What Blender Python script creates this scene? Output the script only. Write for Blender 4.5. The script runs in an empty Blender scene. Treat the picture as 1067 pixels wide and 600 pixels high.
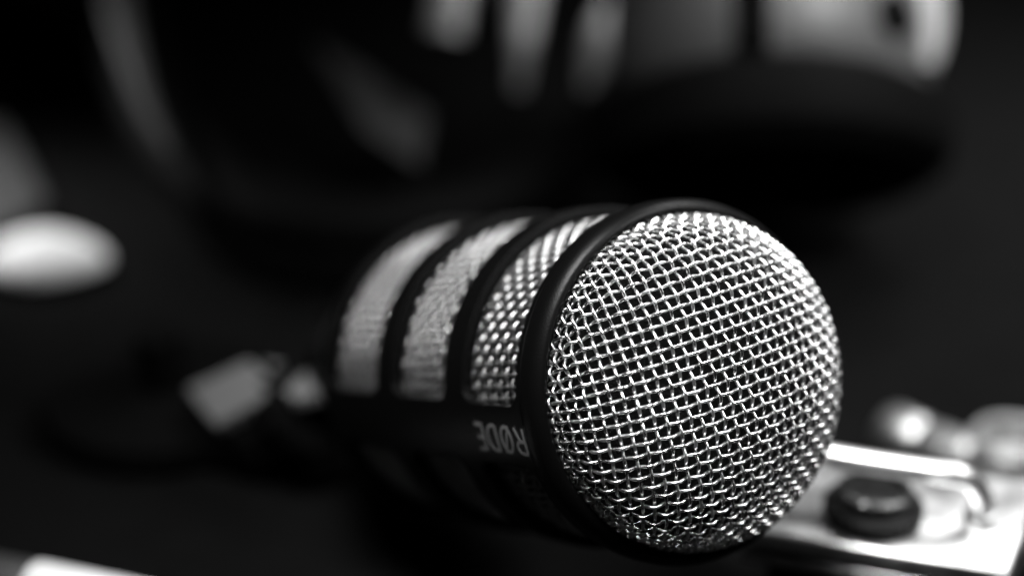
import bpy, bmesh, math, random
from mathutils import Vector, Matrix, noise
random.seed(4)
R = math.radians; PI = math.pi
sc = bpy.context.scene
C = sc.collection

# ------------------------------------------------------------------ camera
PITCH = R(25.0); CAM_H = 0.221; F = 1972.0           # focal length in pixels of a 1067 px wide frame
FWD = Vector((0, math.cos(PITCH), -math.sin(PITCH)))
UP = Vector((0, math.sin(PITCH), math.cos(PITCH)))
RIGHT = Vector((1, 0, 0))
CAM = Vector((0, 0, CAM_H))
cd = bpy.data.cameras.new('camera'); cam = bpy.data.objects.new('camera', cd); C.objects.link(cam)
cam.location = CAM; cam.rotation_euler = (PI/2 - PITCH, 0, 0)
cd.sensor_width = 36; cd.lens = F/1067*36
cd.clip_start = 0.01; cd.clip_end = 50
cd.dof.use_dof = True; cd.dof.focus_distance = 0.304; cd.dof.aperture_fstop = 4.5
cd.dof.aperture_blades = 0
sc.camera = cam

def pt(x, y, D):                       # photo pixel + distance in metres -> world point
    return CAM + FWD*D + RIGHT*((x-533.5)/F*D) - UP*((y-300)/F*D)
def on(x, y, z=0.0):                   # photo pixel -> point at height z
    d = FWD + RIGHT*((x-533.5)/F) - UP*((y-300)/F)
    return CAM + d*((z-CAM_H)/d.z)

# ------------------------------------------------------------------ world and lamps
w = bpy.data.worlds.new('World'); sc.world = w; w.use_nodes = True
w.node_tree.nodes['Background'].inputs[0].default_value = (1, 1, 1, 1)
w.node_tree.nodes['Background'].inputs[1].default_value = 0.0003
def area(name, loc, target, sx, sy, power, spread=180):
    l = bpy.data.lights.new(name, 'AREA'); l.shape = 'RECTANGLE'; l.size = sx; l.size_y = sy
    l.energy = power; l.spread = R(spread); l.color = (1, 1, 1)
    o = bpy.data.objects.new(name, l); C.objects.link(o); o.location = loc
    d = Vector(target) - Vector(loc); o.rotation_euler = d.to_track_quat('-Z', 'Y').to_euler()
    return o
area('rear_softbox', (0.36, 0.68, 0.58), (0.21, 0.44, 0.03), 0.30, 0.26, 0.68, 66)  # unseen soft lamp from behind right, not a window
X0 = RIGHT
_t = pt(722, 398, 0.32)
_l = (RIGHT*math.sin(R(-18)) - FWD*math.cos(R(-18)))*math.cos(R(53)) + UP*math.sin(R(53))
area('key_softbox', _t+_l*.42, _t, 0.18, 0.18, 0.48, 45)
_l = (RIGHT*math.sin(R(62)) - FWD*math.cos(R(62)))*math.cos(R(38)) + UP*math.sin(R(38))
area('right_fill', _t+_l*.50, _t+X0*.012, 0.20, 0.20, 0.17, 40)  # fill lamp added to brighten the grille's right edge
area('left_fill', (-0.36, 0.66, 0.30), (-0.150, 0.525, 0.01), 0.06, 0.06, 0.06, 22)  # narrow fill lamp added only to brighten the pale oval
area('cup_fill', (0.36, 0.14, 0.50), (0.200, 0.56, 0.02), 0.12, 0.12, 0.55, 34)  # fill lamp added to brighten the right ear cup
sc.view_settings.view_transform = 'Standard'; sc.view_settings.look = 'None'
sc.view_settings.exposure = 0.0; sc.view_settings.gamma = 1.0
sc.view_settings.use_curve_mapping = False
sc.cycles.use_denoising = True

# ------------------------------------------------------------------ materials
def mat(name, v, rough=0.5, metal=0.0, bump=None, var=0.0, vscale=300, spec=0.5, coat=0.0, rvar=0.0):
    m = bpy.data.materials.new(name); m.use_nodes = True
    nt = m.node_tree; b = nt.nodes['Principled BSDF']
    b.inputs['Base Color'].default_value = (v, v, v, 1)
    b.inputs['Roughness'].default_value = rough; b.inputs['Metallic'].default_value = metal
    b.inputs['Specular IOR Level'].default_value = spec
    b.inputs['Coat Weight'].default_value = coat
    tc = nt.nodes.new('ShaderNodeTexCoord')
    if var or rvar:
        n = nt.nodes.new('ShaderNodeTexNoise'); n.inputs['Scale'].default_value = vscale
        n.inputs['Detail'].default_value = 5
        nt.links.new(tc.outputs['Object'], n.inputs['Vector'])
        if var:
            r = nt.nodes.new('ShaderNodeValToRGB')
            lo, hi = v*(1-var), min(1, v*(1+var))
            r.color_ramp.elements[0].position = .3; r.color_ramp.elements[1].position = .7
            r.color_ramp.elements[0].color = (lo, lo, lo, 1); r.color_ramp.elements[1].color = (hi, hi, hi, 1)
            nt.links.new(n.outputs['Fac'], r.inputs['Fac']); nt.links.new(r.outputs['Color'], b.inputs['Base Color'])
        if rvar:
            mr = nt.nodes.new('ShaderNodeMapRange'); mr.inputs['To Min'].default_value = max(0, rough-rvar)
            mr.inputs['To Max'].default_value = min(1, rough+rvar)
            mr.inputs['From Min'].default_value = .3; mr.inputs['From Max'].default_value = .7
            nt.links.new(n.outputs['Fac'], mr.inputs['Value']); nt.links.new(mr.outputs['Result'], b.inputs['Roughness'])
    if bump:
        n2 = nt.nodes.new('ShaderNodeTexNoise'); n2.inputs['Scale'].default_value = bump[0]
        n2.inputs['Detail'].default_value = 3
        bp = nt.nodes.new('ShaderNodeBump'); bp.inputs['Strength'].default_value = bump[1]
        bp.inputs['Distance'].default_value = bump[2]
        nt.links.new(tc.outputs['Object'], n2.inputs['Vector'])
        nt.links.new(n2.outputs['Fac'], bp.inputs['Height']); nt.links.new(bp.outputs['Normal'], b.inputs['Normal'])
    return m
M = {}
M['desk'] = mat('desk_laminate', 0.0036, 0.85, var=.12, vscale=60, bump=(900, .15, .0003), spec=.02)
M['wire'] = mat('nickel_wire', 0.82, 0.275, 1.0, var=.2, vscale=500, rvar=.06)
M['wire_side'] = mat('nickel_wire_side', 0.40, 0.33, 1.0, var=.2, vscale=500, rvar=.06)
M['cage'] = mat('black_powder_coat', 0.002, 0.36, bump=(2600, .18, .0002), spec=.10)
M['foam'] = mat('black_foam', 0.0015, 0.35, var=.9, vscale=3500, bump=(4200, 1.0, .0016), spec=.14)
M['ink'] = mat('grey_print', 0.125, 0.5, spec=.3)
M['silver'] = mat('brushed_silver', 0.68, 0.36, 1.0, bump=(700, .15, .0004), var=.12, vscale=160, rvar=.08)
M['chrome'] = mat('chrome', 0.74, 0.36, 1.0)
M['dull'] = mat('dull_nickel', 0.42, 0.42, 1.0)
M['rubber'] = mat('black_rubber', 0.004, 0.5, spec=.2)
M['plastic'] = mat('black_plastic', 0.002, 0.5, spec=.05)
M['shell'] = mat('grey_shell', 0.10, 0.45, 0.2, var=.1, vscale=80)
M['leather'] = mat('black_leather', 0.003, 0.6, bump=(900, .5, .0005), spec=.03)
M['white'] = mat('white_gloss', 0.80, 0.25, var=.05, vscale=90)
M['grey'] = mat('grey_cover', 0.022, 0.6, var=.1, vscale=120)
M['dullw'] = mat('pearl_metal', .85, .6, .0, spec=.3)
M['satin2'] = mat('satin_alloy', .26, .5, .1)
M['darkmetal'] = mat('dark_anodised', 0.06, 0.3, .8)

# ------------------------------------------------------------------ helpers
def link(name, me, m, parent=None, smooth=True):
    if m: me.materials.append(m)
    if smooth:
        for p in me.polygons: p.use_smooth = True
    o = bpy.data.objects.new(name, me); C.objects.link(o)
    if parent: o.parent = parent
    return o
def from_pd(name, vs, fs, m, parent=None, smooth=True, sharp=None):
    me = bpy.data.meshes.new(name); me.from_pydata([tuple(v) for v in vs], [], fs); me.update()
    bm = bmesh.new(); bm.from_mesh(me); bmesh.ops.recalc_face_normals(bm, faces=bm.faces); bm.to_mesh(me); bm.free()
    o = link(name, me, m, parent, smooth)
    if sharp:
        try: me.set_sharp_from_angle(angle=R(sharp))
        except Exception: pass
    return o
def empty(name, loc, label, cat, rot=None, group=None):
    o = bpy.data.objects.new(name, None); C.objects.link(o); o.empty_display_size = .01
    if rot is not None:
        mt = rot.to_4x4(); mt.translation = Vector(loc); o.matrix_world = mt
    else: o.location = loc
    o['label'] = label; o['category'] = cat
    if group: o['group'] = group
    return o
def tag(o, label, cat, group=None):
    o['label'] = label; o['category'] = cat
    if group: o['group'] = group
    return o
def lathe_pd(prof, n=96, a0=0, a1=2*PI, closed=True):
    """profile [(r, z)] around local Z"""
    vs, fs = [], []
    full = abs(a1-a0-2*PI) < 1e-6
    cols = n if full else n+1
    for i in range(cols):
        a = a0+(a1-a0)*i/n
        for r, z in prof: vs.append(Vector((r*math.cos(a), r*math.sin(a), z)))
    k = len(prof)
    for i in range(n):
        j = (i+1) % cols
        for q in range(k-1+(1 if closed else 0)):
            q2 = (q+1) % k
            fs.append((i*k+q, j*k+q, j*k+q2, i*k+q2))
    return vs, fs
def lathe(name, prof, m, parent=None, n=96, mtx=None, closed=False, sharp=35):
    vs, fs = lathe_pd(prof, n, closed=closed)
    k = len(prof)
    if not closed:
        for q in (0, k-1):
            if prof[q][0] > 1e-6: fs.append(tuple(i*k+q for i in range(n)))
    if mtx is not None: vs = [mtx @ v for v in vs]
    o = from_pd(name, vs, fs, m, parent, True, sharp)
    if prof[0][0] <= 1e-6 or prof[-1][0] <= 1e-6:
        bm = bmesh.new(); bm.from_mesh(o.data); bmesh.ops.remove_doubles(bm, verts=bm.verts, dist=1e-7); bm.to_mesh(o.data); bm.free()
    return o
def tube_pd(path, rad, sides=8, cap=True, vs=None, fs=None, flat=1.0, upv=None):
    vs = [] if vs is None else vs; fs = [] if fs is None else fs
    base = len(vs); n = len(path)
    t0 = (path[1]-path[0]).normalized()
    nrm = upv or (Vector((0, 0, 1)) if abs(t0.z) < .9 else Vector((1, 0, 0)))
    for i, p in enumerate(path):
        t = (path[min(n-1, i+1)]-path[max(0, i-1)]).normalized()
        nrm = (nrm - t*nrm.dot(t)).normalized(); b = t.cross(nrm)
        r = rad[i] if isinstance(rad, (list, tuple)) else rad
        for k in range(sides):
            a = 2*PI*k/sides
            vs.append(p + nrm*(r*math.cos(a)*flat) + b*(r*math.sin(a)))
    for i in range(n-1):
        for k in range(sides):
            k2 = (k+1) % sides
            fs.append((base+i*sides+k, base+i*sides+k2, base+(i+1)*sides+k2, base+(i+1)*sides+k))
    if cap:
        fs.append(tuple(base+k for k in range(sides))); fs.append(tuple(base+(n-1)*sides+k for k in range(sides)))
    return vs, fs
def spline(pts, n=10):
    P = [Vector(p) for p in pts]; P = [2*P[0]-P[1]]+P+[2*P[-1]-P[-2]]
    out = []
    for i in range(1, len(P)-2):
        for k in range(n):
            t = k/n; a, b, c, d = P[i-1], P[i], P[i+1], P[i+2]
            out.append(.5*((2*b)+(c-a)*t+(2*a-5*b+4*c-d)*t*t+(3*b-a-3*c+d)*t**3))
    out.append(P[-2]); return out
def tube(name, path, rad, m, parent=None, sides=16, flat=1.0, upv=None):
    vs, fs = tube_pd(path, rad, sides, flat=flat, upv=upv); return from_pd(name, vs, fs, m, parent, True, 50)
def slab(name, poly, z0, z1, m, parent=None, bev=.0015, segs=3):
    bm = bmesh.new()
    b = [bm.verts.new((p[0], p[1], z0)) for p in poly]; t = [bm.verts.new((p[0], p[1], z1)) for p in poly]
    n = len(poly)
    bm.faces.new(b); bm.faces.new(t)
    for i in range(n): bm.faces.new((b[i], b[(i+1) % n], t[(i+1) % n], t[i]))
    bmesh.ops.recalc_face_normals(bm, faces=bm.faces)
    if bev: bmesh.ops.bevel(bm, geom=bm.edges[:], offset=bev, segments=segs, profile=.5, affect='EDGES')
    me = bpy.data.meshes.new(name); bm.to_mesh(me); bm.free()
    return link(name, me, m, parent, True)
def frame(loc, zdir, xdir=None):
    z = Vector(zdir).normalized()
    x = Vector(xdir) if xdir is not None else (Vector((1, 0, 0)) if abs(z.x) < .9 else Vector((0, 1, 0)))
    x = (x - z*x.dot(z)).normalized(); y = z.cross(x)
    m = Matrix((x, y, z)).transposed().to_4x4(); m.translation = Vector(loc); return m

# ------------------------------------------------------------------ desk
N = 40
vs = [Vector((-3+6*i/N, -1.5+6*j/N, 0)) for j in range(N+1) for i in range(N+1)]
fs = [(j*(N+1)+i, j*(N+1)+i+1, (j+1)*(N+1)+i+1, (j+1)*(N+1)+i) for j in range(N) for i in range(N)]
desk = from_pd('desk_surface', vs, fs, M['desk']); desk['kind'] = 'structure'
desk['label'] = 'dark matt desk surface under everything'

# ------------------------------------------------------------------ microphone
TH = R(30.0)
A = (RIGHT*math.sin(TH) + UP*0.006 - FWD*math.cos(TH)).normalized()      # axis, pointing out of the front
X = (RIGHT - A*RIGHT.dot(A)).normalized()                                # to the right across the front face
Y = A.cross(X).normalized()                                              # up across the front face
O = pt(722, 398, 0.32)
rotm = Matrix((X, Y, A)).transposed()
mic = empty('microphone', O, 'black round-headed studio microphone with silver woven wire grille facing right', 'microphone', rotm)
RO = 0.0308
WIN = [(0.0066, 0.0252), (0.0316, 0.0522), (0.0586, 0.0800)]             # windows along the body (distance behind the rim)
GAPLO, GAPHI = -27.0, -7.0                                               # the plain band with the name, degrees below the left side
# local angle: left side is 180 deg (minus X), going up reduces the angle
def ang(phi): return R(180-phi)
def body_r(s):
    if s < .083: return RO-.0000
    t = (s-.083)/.032
    return RO - .0125*min(1, t)**1.6

def rr_inside(phi, s, win, margin=0):
    """signed distance (m) inside rounded window rectangle, windows in (phi, s)"""
    best = -9; info = None
    for (p0, p1) in ((GAPHI, GAPHI+160), (GAPLO-160, GAPLO)):
        for k in (-360, 0, 360):
            q = phi+k
            c = (p0+p1)/2; hw = (p1-p0)/2
            dx = abs(q-c)*R(1)*RO; hx = hw*R(1)*RO
            s0, s1 = win; dy = abs(s-(s0+s1)/2); hy = (s1-s0)/2
            rc = .0030
            ax, ay = dx-(hx-rc), dy-(hy-rc)
            d = -(math.hypot(max(ax, 0), max(ay, 0)) + min(max(ax, ay), 0) - rc)
            if d > best: best = d; info = (q, k, c, hx, hy, rc)
    return best
def grad_snap(phi, s, win):
    for _ in range(6):
        d = rr_inside(phi, s, win); e = 1e-5; ep = e/(R(1)*RO)
        gx = (rr_inside(phi+ep, s, win)-rr_inside(phi-ep, s, win))/(2*e)
        gy = (rr_inside(phi, s+e, win)-rr_inside(phi, s-e, win))/(2*e)
        g = gx*gx+gy*gy
        if g < 1e-9: break
        phi -= d*gx/g/(R(1)*RO); s -= d*gy/g
    return phi, s
NP, NS = 360, 200
S0, S1 = 0.0030, 0.0826
hs = (S1-S0)/NS
keep = {}
vid = {}; V = []
def inside(phi, s):
    for wn in WIN:
        if wn[0]-.002 < s < wn[1]+.002 and rr_inside(phi, s, wn) > 0: return wn
    return None
faces = []
for j in range(NS):
    for i in range(NP):
        ph = -180+(i+.5)*360/NP; s = S0+(j+.5)*hs
        if inside(ph, s): continue
        faces.append((i, j))
cnt = {}
for (i, j) in faces:
    for key in ((i, j), ((i+1) % NP, j), ((i+1) % NP, j+1), (i, j+1)):
        cnt[key] = cnt.get(key, 0)+1
for key, c in cnt.items():
    i, j = key
    ph = -180+i*360/NP; s = S0+j*hs
    if c < 4 and 0 < j < NS:
        wn = min(WIN, key=lambda q: abs(s-(q[0]+q[1])/2))
        ph, s = grad_snap(ph, s, wn)
    a = ang(ph)
    vid[key] = len(V); V.append(Vector((RO*math.cos(a), RO*math.sin(a), -s)))
FS = [tuple(vid[k] for k in ((i, j), ((i+1) % NP, j), ((i+1) % NP, j+1), (i, j+1))) for (i, j) in faces]
cage = from_pd('cage', V, FS, M['cage'], mic)
# make sure normals point outwards, then thicken inwards
bm = bmesh.new(); bm.from_mesh(cage.data); bm.faces.ensure_lookup_table()
f0 = bm.faces[0]; c0 = f0.calc_center_median()
if Vector((c0.x, c0.y, 0)).dot(f0.normal) < 0: bmesh.ops.reverse_faces(bm, faces=bm.faces)
bm.to_mesh(cage.data); bm.free()
sd = cage.modifiers.new('thick', 'SOLIDIFY'); sd.thickness = .0021; sd.offset = -1; sd.use_rim = True
bv = cage.modifiers.new('edge', 'BEVEL'); bv.width = .00035; bv.segments = 2; bv.limit_method = 'ANGLE'; bv.angle_limit = R(50)

# front rim: a rounded bezel with a small step
lathe('rim', [(.0282, -.0060), (.0282, -.0014), (.0285, -.0004), (.0290, .0002), (.0296, .0003), (.0302, -.0001), (.0309, -.0010),
              (.0312, -.0020), (.0312, -.0042), (.0310, -.0052), (.0295, -.0058)], M['cage'], mic, 180, closed=True, sharp=60)
# rear housing
lathe('rear_housing', [(.0, -.128), (.0135, -.128), (.0146, -.1275), (.0152, -.126), (.0165, -.118), (.0215, -.105), (.0268, -.094), (.0298, -.086), (.03085, -.0832),
                       (.0308, -.0824), (.0280, -.0822), (.0, -.0822)], M['cage'], mic, 120)
# grille dome
RG, HG, NE = .02805, .0154, 2.35
prof = []
K = 400
for k in range(K+1):
    t = (PI/2)*k/K
    r = RG*(math.sin(t))**(2/NE); z = HG*(math.cos(t))**(2/2.15)
    prof.append((r, z))
prof.append((RG, -.0035))
arc = [0]
for k in range(1, len(prof)): arc.append(arc[-1]+math.dist(prof[k], prof[k-1]))
LT = arc[-1]
import bisect
def prof_at(d, prf=prof, ac=arc):
    d = max(0, min(d, ac[-1]-1e-9)); k = max(1, bisect.bisect_right(ac, d)); k = min(k, len(ac)-1)
    t = (d-ac[k-1])/(ac[k]-ac[k-1]+1e-15)
    a, b = prf[k-1], prf[k]
    r = a[0]+(b[0]-a[0])*t; z = a[1]+(b[1]-a[1])*t
    # smooth normal
    k0 = max(0, k-4); k1 = min(len(prf)-1, k+4)
    tr, tz = prf[k1][0]-prf[k0][0], prf[k1][1]-prf[k0][1]; l = math.hypot(tr, tz)
    return r, z, -tz/l, tr/l
def dome(u, v, off):
    d = math.hypot(u, v)
    r, z, nr, nz = prof_at(d)
    if d < 1e-9: return Vector((0, 0, z+off))
    c, s = u/d, v/d
    rr = r+nr*off
    return Vector((rr*c, rr*s, z+nz*off))
PITCHW = .00197; WR = .000295; AMP = .00037
rot = R(15.5); cr, sr = math.cos(rot), math.sin(rot)
def weave(fam, i, fn, limit, sub=8):
    runs = []; cur = []
    n = int(limit/PITCHW*sub)+sub
    sgn = 1 if i % 2 == 0 else -1
    for k in range(-n, n+1):
        s = k*PITCHW/sub; t = i*PITCHW
        off = AMP*math.cos(PI*k/sub)*sgn*(1 if fam == 0 else -1)
        jig = .00004*noise.noise(Vector((s*300, i*1.7, fam*9)))
        u, v = (s, t+jig) if fam == 0 else (t+jig, s)
        uu, vv = u*cr-v*sr, u*sr+v*cr
        p = fn(uu, vv, off)
        if p is not None: cur.append(p)
        elif cur: runs.append(cur); cur = []
    if cur: runs.append(cur)
    return [r for r in runs if len(r) > 3]
vs, fs = [], []
for fam in (0, 1):
    for i in range(-20, 21):
        for run in weave(fam, i, lambda u, v, o: dome(u, v, o) if math.hypot(u, v) < LT else None, LT):
            c = Vector((0, 0, 1))
            tube_pd(run, WR, 8, True, vs, fs, upv=Vector((0.1, .1, 1)).normalized())
from_pd('grille', vs, fs, M['wire'], mic)
# foam behind the grille
lathe('foam_liner', [(max(0, r-.0016*1.0) if r > .001 else 0, z-.0016) for r, z in prof[::8]]+[(.0268, -.0050)], M['foam'], mic, 120)
# side mesh behind the windows
rs = .0282
def cyl(u, v, off):
    # u along axis, v around
    s = u; a = v/rs
    return Vector(((rs+off)*math.cos(a), (rs+off)*math.sin(a), -s))
vs, fs = [], []
PW2 = .00197
nA = int(round(2*PI*rs/PW2)); nA += nA % 2
for i in range(nA):                                     # wires along the axis
    a = 2*PI*i/nA; path = []
    for k in range(0, 8*40+1):
        s = .0040+k*PW2/8
        if s > .0822: break
        off = AMP*math.cos(PI*(k/8+i))
        aa = a + 0.10*math.sin((s)*20)
        path.append(Vector(((rs+off)*math.cos(aa), (rs+off)*math.sin(aa), -s)))
    tube_pd(path, .00031, 6, True, vs, fs, upv=path[0].normalized())
for j in range(1, 40):                                  # hoops
    s = .0040+j*PW2
    if s > .082: break
    path = []
    for k in range(nA*4+1):
        a = 2*PI*k/(nA*4)
        off = -AMP*math.cos(PI*(k/4+j))
        aa = a + 0.10*math.sin(s*20)
        path.append(Vector(((rs+off)*math.cos(aa), (rs+off)*math.sin(aa), -s)))
    tube_pd(path, .00031, 6, False, vs, fs, upv=path[0].normalized())
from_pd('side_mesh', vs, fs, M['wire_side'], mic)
lathe('inner_foam', [(.0266, -.0055), (.0266, -.0815)], M['foam'], mic, 120)

# name printed on the plain band: reads towards the back, upside down
LET = {
 'R': (.62, [[(0, 0), (0, 1)], [(0, 1), (.34, 1), (.50, .95), (.58, .84), (.58, .70), (.50, .58), (.34, .52), (0, .52)], [(.30, .52), (.60, 0)]]),
 'O': (.78, [[(.36+.36*math.cos(t*PI/12), .5+.5*math.sin(t*PI/12)) for t in range(25)], [(.10, -.04), (.62, 1.04)]]),
 'D': (.68, [[(0, 0), (0, 1), (.30, 1), (.50, .90), (.62, .70), (.64, .5), (.62, .30), (.50, .10), (.30, 0), (0, 0)]]),
 'E': (.52, [[(.52, 1), (0, 1), (0, 0), (.52, 0)], [(0, .52), (.44, .52)]])}
LH = .0045; LW = 1.02
vs, fs = [], []
cx = 0.0062
for ch in 'RODE':
    adv, strokes = LET[ch]
    for st in strokes:
        dense = []
        for a, b in zip(st, st[1:]):
            m_ = max(1, int(math.dist(a, b)*8))
            for q in range(m_): dense.append((a[0]+(b[0]-a[0])*q/m_, a[1]+(b[1]-a[1])*q/m_))
        dense.append(st[-1])
        ws = .00030
        base = len(vs); n = len(dense)
        for q, (px, py) in enumerate(dense):
            p0 = dense[max(0, q-1)]; p1 = dense[min(n-1, q+1)]
            tx, ty = p1[0]-p0[0], p1[1]-p0[1]; l = math.hypot(tx, ty) or 1; nx, ny = -ty/l, tx/l
            for sg in (-1, 1):
                for h in (.00002, .00006):
                    s = cx + px*LH*LW + sg*nx*ws
                    yy = py*LH + sg*ny*ws                       # letter up = further down the side
                    a = ang(-13.6 - yy/RO*180/PI)
                    vs.append(Vector(((RO+h)*math.cos(a), (RO+h)*math.sin(a), -s)))
        for q in range(n-1):
            b0 = base+q*4; b1 = b0+4
            fs += [(b0+1, b0+3, b1+3, b1+1), (b0, b1, b1+2, b0+2), (b0, b0+1, b1+1, b1), (b0+2, b1+2, b1+3, b0+3)]
    cx += (adv+.30)*LH*LW
lettering = from_pd('lettering', vs, fs, M['ink'], mic, False)

# swing mount at the rear
def loc(p): return mic.matrix_world.inverted() @ p
ad0, ad1 = pt(208, 468, .452), pt(330, 424, .420)         # adapter axis
axd = (ad1-ad0).normalized()
bk = [loc(ad1), loc(ad1+Vector((.004, .004, .002))), Vector((-.012, -.010, -.132)), Vector((0, 0, -.124))]
tube('mount_neck', spline(bk, 6), [.0065]*19, M['leather'], mic, 24)
Lc = (ad1-ad0).length
ROLL = 14
def oct_prism(name, z0, z1, r, m, sides=8, ch=.0012):
    fr = frame(loc(ad0), loc(ad1)-loc(ad0), loc(ad0+Vector((0, 0, 1)))-loc(ad0))
    pr = [(0, z0), (r-ch, z0), (r, z0+ch), (r, z1-ch), (r-ch, z1), (0, z1)]
    vsx, fsx = [], []
    k = len(pr)
    for i in range(sides):
        a = 2*PI*(i+.5)/sides + R(ROLL)
        for rr_, z in pr: vsx.append(fr @ Vector((rr_*math.cos(a), rr_*math.sin(a), z)))
    for i in range(sides):
        for q in range(k-1): fsx.append((i*k+q, ((i+1) % sides)*k+q, ((i+1) % sides)*k+q+1, i*k+q+1))
    return from_pd(name, vsx, fsx, m, mic, False)
M['mount'] = mat('grey_lit_facet', .19, .42, .3, spec=.5)  # paler grey for the lit top of the adapter
oct_prism('thread_adapter', 0, Lc*.72, .0125, M['leather'], 12)
oct_prism('lock_ring', Lc*.75, Lc*1.0, .0115, M['leather'], 12)

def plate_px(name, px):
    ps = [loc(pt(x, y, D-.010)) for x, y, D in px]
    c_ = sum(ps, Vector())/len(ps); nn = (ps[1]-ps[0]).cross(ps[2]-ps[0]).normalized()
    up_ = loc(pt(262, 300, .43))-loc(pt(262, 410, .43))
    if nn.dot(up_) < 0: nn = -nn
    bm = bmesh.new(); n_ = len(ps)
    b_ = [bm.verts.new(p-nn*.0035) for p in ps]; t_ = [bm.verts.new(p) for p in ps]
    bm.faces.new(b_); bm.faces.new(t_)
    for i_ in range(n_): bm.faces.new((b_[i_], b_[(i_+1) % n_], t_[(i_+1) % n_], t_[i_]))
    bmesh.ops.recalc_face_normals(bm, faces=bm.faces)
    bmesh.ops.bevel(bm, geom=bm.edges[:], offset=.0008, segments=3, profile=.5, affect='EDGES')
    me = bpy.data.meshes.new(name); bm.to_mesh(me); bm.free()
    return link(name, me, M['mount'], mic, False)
plate_px('lit_facet', [(193, 404, .449), (258, 374, .442), (295, 402, .424), (222, 442, .431)])  # pale plates stand in for the adapter's lit top facet
plate_px('lit_facet', [(274, 374, .440), (316, 382, .432), (331, 408, .421), (303, 414, .422)])

# stand that carries the microphone
foot = ad0 - axd*.004
stand = empty('desk_stand', (foot.x-.006, foot.y+.004, 0), 'black desk stand holding the microphone from behind, lost in shadow', 'stand')
def sl(p): return Vector(p)-stand.location
lathe('base', [(0, .001), (.027, .001), (.029, .003), (.028, .007), (.010, .010), (0, .010)], M['plastic'], stand, 64)
tube('post', spline([(0, 0, .009), (0, 0, .022), sl(foot)+Vector((-.002, .002, -.006)), sl(ad0)-axd*.0008], 6), .0055, M['plastic'], stand, 20)

# ------------------------------------------------------------------ silver device with black wheel and bent rod
ZT = .027
pA, pB, pC, pD = on(770, 549, ZT), on(1052, 596, ZT), on(1090, 500, ZT), on(800, 470, ZT)
ctr = (pA+pB+pC+pD)/4
dev = empty('metal_clamp', (ctr.x, ctr.y, 0), 'silver metal clamp block with black knurled wheel under a bent chrome rod', 'clamp')
def dl(p): return Vector((p.x-ctr.x, p.y-ctr.y, p.z))
poly = [dl(p) for p in (pA, pB, pC, pD)]
slab('top_plate', poly, ZT-.0045, ZT, M['silver'], dev, .0012, 4)
cx_ = sum((p for p in poly), Vector())/4
poly2 = [cx_+(p-cx_)*.985 for p in poly]
slab('lower_plate', poly2, ZT-.0080, ZT-.0052, M['silver'], dev, .0010)
poly3 = [cx_+(p-cx_)*.80 for p in poly]
slab('block', poly3, .0, ZT-.0083, M['plastic'], dev, .0015)
# knurled wheel
wc = dl(on(909, 538, ZT)); wr = .0093
vsx, fsx = [], []
prw = [(0, 0), (.92, 0), (1, .0006), (1, .0028), (.94, .0036), (.80, .0038), (.76, .0037), (0, .0037)]
nk = 120
for i in range(nk):
    a = 2*PI*i/nk; kn = 1+(.035 if (i//2) % 2 else 0)
    for q, (r_, z_) in enumerate(prw):
        vsx.append(wc+Vector((wr*r_*(kn if q in (2, 3) else 1)*math.cos(a), wr*r_*(kn if q in (2, 3) else 1)*math.sin(a), z_+.0003)))
k = len(prw)
for i in range(nk):
    for q in range(k-1): fsx.append((i*k+q, ((i+1) % nk)*k+q, ((i+1) % nk)*k+q+1, i*k+q+1))
wh = from_pd('knurled_wheel', vsx, fsx, M['rubber'], dev, True, 30)
vsx, fsx = [], []
pru = [(0, .0041), (.66, .0041), (.74, .0045), (.74, .0062), (.68, .0067), (.60, .0067), (.56, .0060), (0, .0060)]
for i in range(nk):
    a = 2*PI*i/nk; kn = 1+(.07 if (i//4) % 2 else 0)
    for q, (r_, z_) in enumerate(pru):
        kk = kn if q in (2, 3) else 1
        vsx.append(wc+Vector((wr*r_*kk*math.cos(a), wr*r_*kk*math.sin(a), z_)))
fsx = [(i*k+q, ((i+1) % nk)*k+q, ((i+1) % nk)*k+q+1, i*k+q+1) for i in range(nk) for q in range(k-1)]
from_pd('wheel_cap', vsx, fsx, M['darkmetal'], wh, True, 30)
# bent rod
fo = dl(on(1023, 541, ZT))
top = ZT+.0105
r0 = dl(on(790, 464, top)); r1 = dl(on(992, 494, top)); 
path = spline([Vector((r0.x, r0.y, ZT+.001)), Vector((r0.x, r0.y, top-.003)), Vector((r0.x+.003, r0.y-.0005, top))], 6)
path += spline([r0+Vector((.006, -.001, 0)), (r0+r1)/2, r1], 6)
hd = Vector((fo.x-r1.x, fo.y-r1.y, 0))
path = path[:-1]
for q in range(0, 15):
    t_ = (PI/2)*q/14
    path.append(Vector((r1.x, r1.y, ZT+.0008)) + hd*math.sin(t_)**1.1 + Vector((0, 0, (top-ZT-.0008)*math.cos(t_)**1.0)))
tube('bent_rod', path, .0022, M['chrome'], dev, 20)
lathe('rod_collar', [(0, .0003), (.0034, .0003), (.0036, .0008), (.0032, .0018), (.0016, .0020), (0, .0020)], M['silver'], dev, 40, Matrix.Translation(fo))

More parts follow.
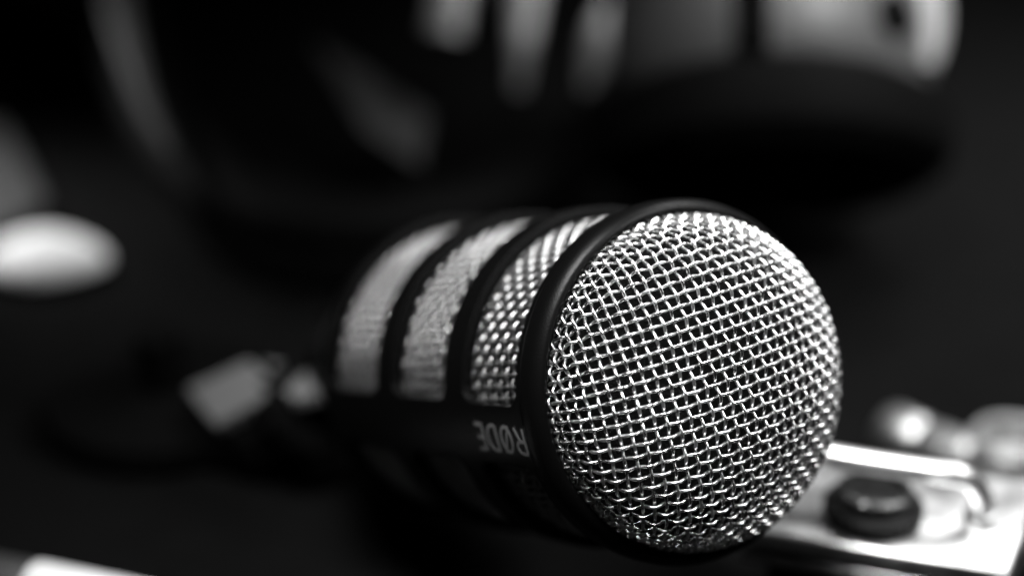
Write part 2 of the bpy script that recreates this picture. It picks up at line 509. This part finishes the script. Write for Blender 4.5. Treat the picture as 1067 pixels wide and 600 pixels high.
# ------------------------------------------------------------------ chrome fittings behind
def lying(name, p0, p1, segs, label, cat, parts, end=None):
    ax = (p1-p0); L = ax.length; base = (p0+p1)/2
    e = empty(name, (base.x, base.y, 0), label, cat)
    for (pn, prf, mm) in parts:
        lathe(pn, [(r, z*L) for r, z in prf], mm, e, 56, frame(p0-e.location, ax))
    return e
rp = .0065
q0 = on(922, 446, rp*1.0); q1 = on(1012, 486, rp)
q0.z = q1.z = rp+.0003
lying('cable_plug', q0, q1, 3, 'stubby chrome cable plug lying behind the bent rod', 'plug',
      [('sleeve', [(0, 0), (.0050, 0), (.0062, .08), (.0062, .42), (.0056, .47), (0, .47)], M['dull']),
       ('grip', [(0, .475), (.0045, .475), (.0045, .53), (0, .53)], M['plastic']),
       ('collar', [(0, .535), (.0060, .535), (.0064, .60), (.0064, .92), (.0050, 1.0), (0, 1.0)], M['dull'])])
kc = on(1052, 500, 0)
e = empty('round_knob', (kc.x, kc.y, 0), 'round chrome knob with a dark hollow centre at the right edge', 'knob')
lathe('skirt', [(0, .0003), (.0150, .0003), (.0152, .002), (.0140, .0045), (.0120, .0050), (0, .0050)], M['dull'], e, 64)
lathe('crown', [(0, .0051), (.0098, .0051), (.0102, .0062), (.0102, .0105), (.0092, .0118), (.0074, .0118), (.0064, .0105), (.0062, .0070), (0, .0070)], M['dull'], e, 64)

# ------------------------------------------------------------------ headphones in the far blur
def unit_circle(n): return [(math.cos(2*PI*i/n), math.sin(2*PI*i/n)) for i in range(n)]
hc = on(785, 240, 0)+Vector((0, -.042, 0))                                           # right cup, lying on its pad
hp = empty('headphones', (hc.x, hc.y, 0), 'large black over-ear headphones with grey ear cups lying out of focus behind the microphone', 'headphones')
def zz(z): return .0245+(z-.0305)*1.3
def cup(cx, cy, rx, ry, tilt=0):
    T = Matrix.Translation((cx, cy, ry*1.08*abs(math.sin(tilt)))) @ Matrix.Rotation(tilt, 4, 'X')
    S = Matrix.Diagonal((rx, ry, 1, 1))
    pad = lathe('ear_pad', [(0, .012), (.50, .012), (.56, .004), (.66, .0005), (.90, .0008), (1.03, .005), (1.08, .012), (1.04, .020), (.90, .0242), (0, .0242)], M['leather'], hp, 72, T @ S)
    sh = lathe('ear_cup', [(r_, zz(z_)) for r_, z_ in [(0, .0305), (.88, .0305), (.94, .033), (.965, .042), (.95, .056), (.88, .066), (.70, .071), (0, .0725)]], M['shell'], hp, 72, T @ S)
    return T, S, sh
TILT = R(-39)
T, S, sh = cup(0, .006, .046, .042, TILT)
TT = T @ Matrix.Translation((0, -.006, 0))
# dark seam band over the shell, and the hinge recess
vs = []; fs = []
pp = [(r_, zz(z_)) for r_, z_ in [(.889, .0302), (.95, .033), (.975, .042), (.96, .056), (.89, .0665), (.70, .0718)]]
for i, dx in enumerate((-.0045, .0045)):
    for r_, z_ in pp:
        x = dx-.010; y = -math.sqrt(max(0, (r_*1.012)**2-(x/.046)**2))*.042+.006
        vs.append(Vector((x, y, z_)))
    for r_, z_ in pp:
        x = dx-.010; y = -math.sqrt(max(0, (r_*.97)**2-(x/.046)**2))*.042+.006
        vs.append(Vector((x, y, z_-.0008)))
n = len(pp)
for q in range(n-1):
    fs.append((q, q+1, 2*n+q+1, 2*n+q)); fs.append((n+q, 3*n+q, 3*n+q+1, n+q+1))
    fs.append((q, n+q, n+q+1, q+1)); fs.append((2*n+q, 2*n+q+1, 3*n+q+1, 3*n+q))
from_pd('hinge_strap', [TT @ v for v in vs], fs, M['leather'], hp, False)
def onshell(x, z, lift=.0):
    y = -math.sqrt(max(0, (.967)**2-(x/.046)**2))*.042+.006
    nrm = Vector((x/.046**2, (y-.006)/.042**2, 0)).normalized()
    return Vector((x, y, z))+nrm*lift, nrm
p, nr = onshell(.0285, .0370)
lathe('hinge_screw', [(0, -.001), (.0062, -.001), (.0062, .0014), (.0050, .0020), (0, .0016)], M['leather'], hp, 32, TT @ frame(p, nr))
hl = lambda v: v-hp.location
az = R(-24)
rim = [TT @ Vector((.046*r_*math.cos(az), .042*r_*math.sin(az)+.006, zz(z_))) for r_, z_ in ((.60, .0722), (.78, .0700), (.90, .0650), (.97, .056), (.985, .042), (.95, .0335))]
tube('rim_highlight', spline(rim, 8), [.0030+.0040*math.sin(PI*i/40) for i in range(41)], M['satin2'], hp, 18, .6, Vector((math.cos(az), math.sin(az), .2)))  # pale tube added in place of the highlight on the shell's rim
# headband: broad padded arc coming towards the camera, then the second cup
def hl(v): return v-hp.location
band = spline([hl(on(640, 120, .030)), hl(on(560, 190, .02)), hl(on(400, 232, .018)), hl(on(250, 210, .018)), hl(on(175, 140, .022)), hl(on(140, 50, .03)), hl(on(128, -30, .036))], 10)
vs, fs = tube_pd(band, [.012]*len(band), 20, upv=Vector((0, 0, 1)), flat=.62)
from_pd('headband', vs, fs, M['leather'], hp)
# metal sliders/yoke arms
def arm(p, w_, m, nm='yoke_arm', flat=.45):
    P_ = spline(p, 8); tube(nm, P_, w_, m, hp, 18, flat=flat, upv=Vector((0, -1, 0)))
M['lit_band'] = mat('grey_lit_band', .045, .55, spec=.3)  # grey that carries the painted highlights of the headband
M['satin'] = mat('satin_steel', .40, .45, .5)
arm([hl(pt(470, -40, .60)), hl(pt(468, 0, .592)), hl(pt(462, 38, .588))], [.0065]*17, M['satin'])
arm([hl(pt(548, -40, .60)), hl(pt(546, 20, .59)), hl(pt(540, 95, .585))], [.0075-.0055*i/16 for i in range(17)], M['satin'])
arm([hl(pt(634, 0, .60)), hl(pt(624, 45, .59)), hl(pt(610, 94, .585))], [.0012+.0034*math.sin(PI*i/16) for i in range(17)], M['satin2'])

tube('band_end_highlight', spline([hl(on(112, -60, .052)), hl(on(122, 0, .05)), hl(on(136, 60, .046)), hl(on(152, 110, .043)), hl(on(176, 158, .040))], 8), [.0062-.0048*i/32 for i in range(33)], M['lit_band'], hp, 18, .5)  # pale strip stands in for the lit left end of the headband
wv = [hl(on(326, 42, .030)), hl(on(372, 70, .028)), hl(on(446, 118, .020)), hl(on(436, 172, .016)), hl(on(380, 135, .020))]
vs = wv+[v-Vector((0, -.003, .004)) for v in wv]
from_pd('band_pad_highlight', vs, [(0, 1, 2, 3, 4), (5, 6, 7, 8, 9)]+[(i, (i+1) % 5, 5+(i+1) % 5, 5+i) for i in range(5)], M['lit_band'], hp, False)  # grey wedge shaped as the highlight on the headband padding
# second cup's lit edge at the top left
Tl = hl(on(60, 60, 0))
cup(Tl.x-.004, Tl.y+.02, .030, .030)

# ------------------------------------------------------------------ left edge things
pc = on(50, 282, 0)
bm = bmesh.new(); bmesh.ops.create_uvsphere(bm, u_segments=48, v_segments=24, radius=1)
for v in bm.verts:
    x, y, z = v.co
    zz = z*.0074 if z > 0 else z*.0028
    tp = 1-.25*max(0, x)
    v.co = Vector((x*.0175, y*.015*tp, zz*tp+.0030))
me = bpy.data.meshes.new('paperweight'); bm.to_mesh(me); bm.free()
pw = link('paperweight', me, M['dullw']); pw.location = pc
tag(pw, 'smooth pale oval paperweight glowing softly at the left edge', 'paperweight')

pr = .0062
g0, g1 = on(-60, 596, pr), on(190, 648, pr)
g0.z = g1.z = pr+.0002
ax = g1-g0; L = ax.length
pen = empty('marker_pen', ((g0+g1)/2).to_2d().to_3d(), 'thick marker pen with white barrel and dark cap at the bottom left corner', 'pen')
fr = frame(g0-pen.location, ax)
fc = .38
lathe('cap', [(0, 0), (.0045, 0), (.0058, .002), (.0060, L*fc-.001), (.0056, L*fc), (0, L*fc)], M['grey'], pen, 40, fr)
lathe('barrel', [(0, L*fc+.0004), (.0058, L*fc+.0004), (.0062, L*fc+.0012), (.0062, L*.96), (.0045, L), (0, L)], M['white'], pen, 40, fr)

nb = [on(-120, 120, 0), on(8, 146, 0), on(52, 228, 0), on(-90, 320, 0)]
cn = sum(nb, Vector())/4
no = slab('flat_slab', [p-cn for p in nb], .0005, .006, M['grey'], None, .001)  # thin dark grey slab lying on the desk
no.location = (cn.x, cn.y, 0); tag(no, 'thin dark grey slab showing at the left edge above the pale oval', 'flat_slab')
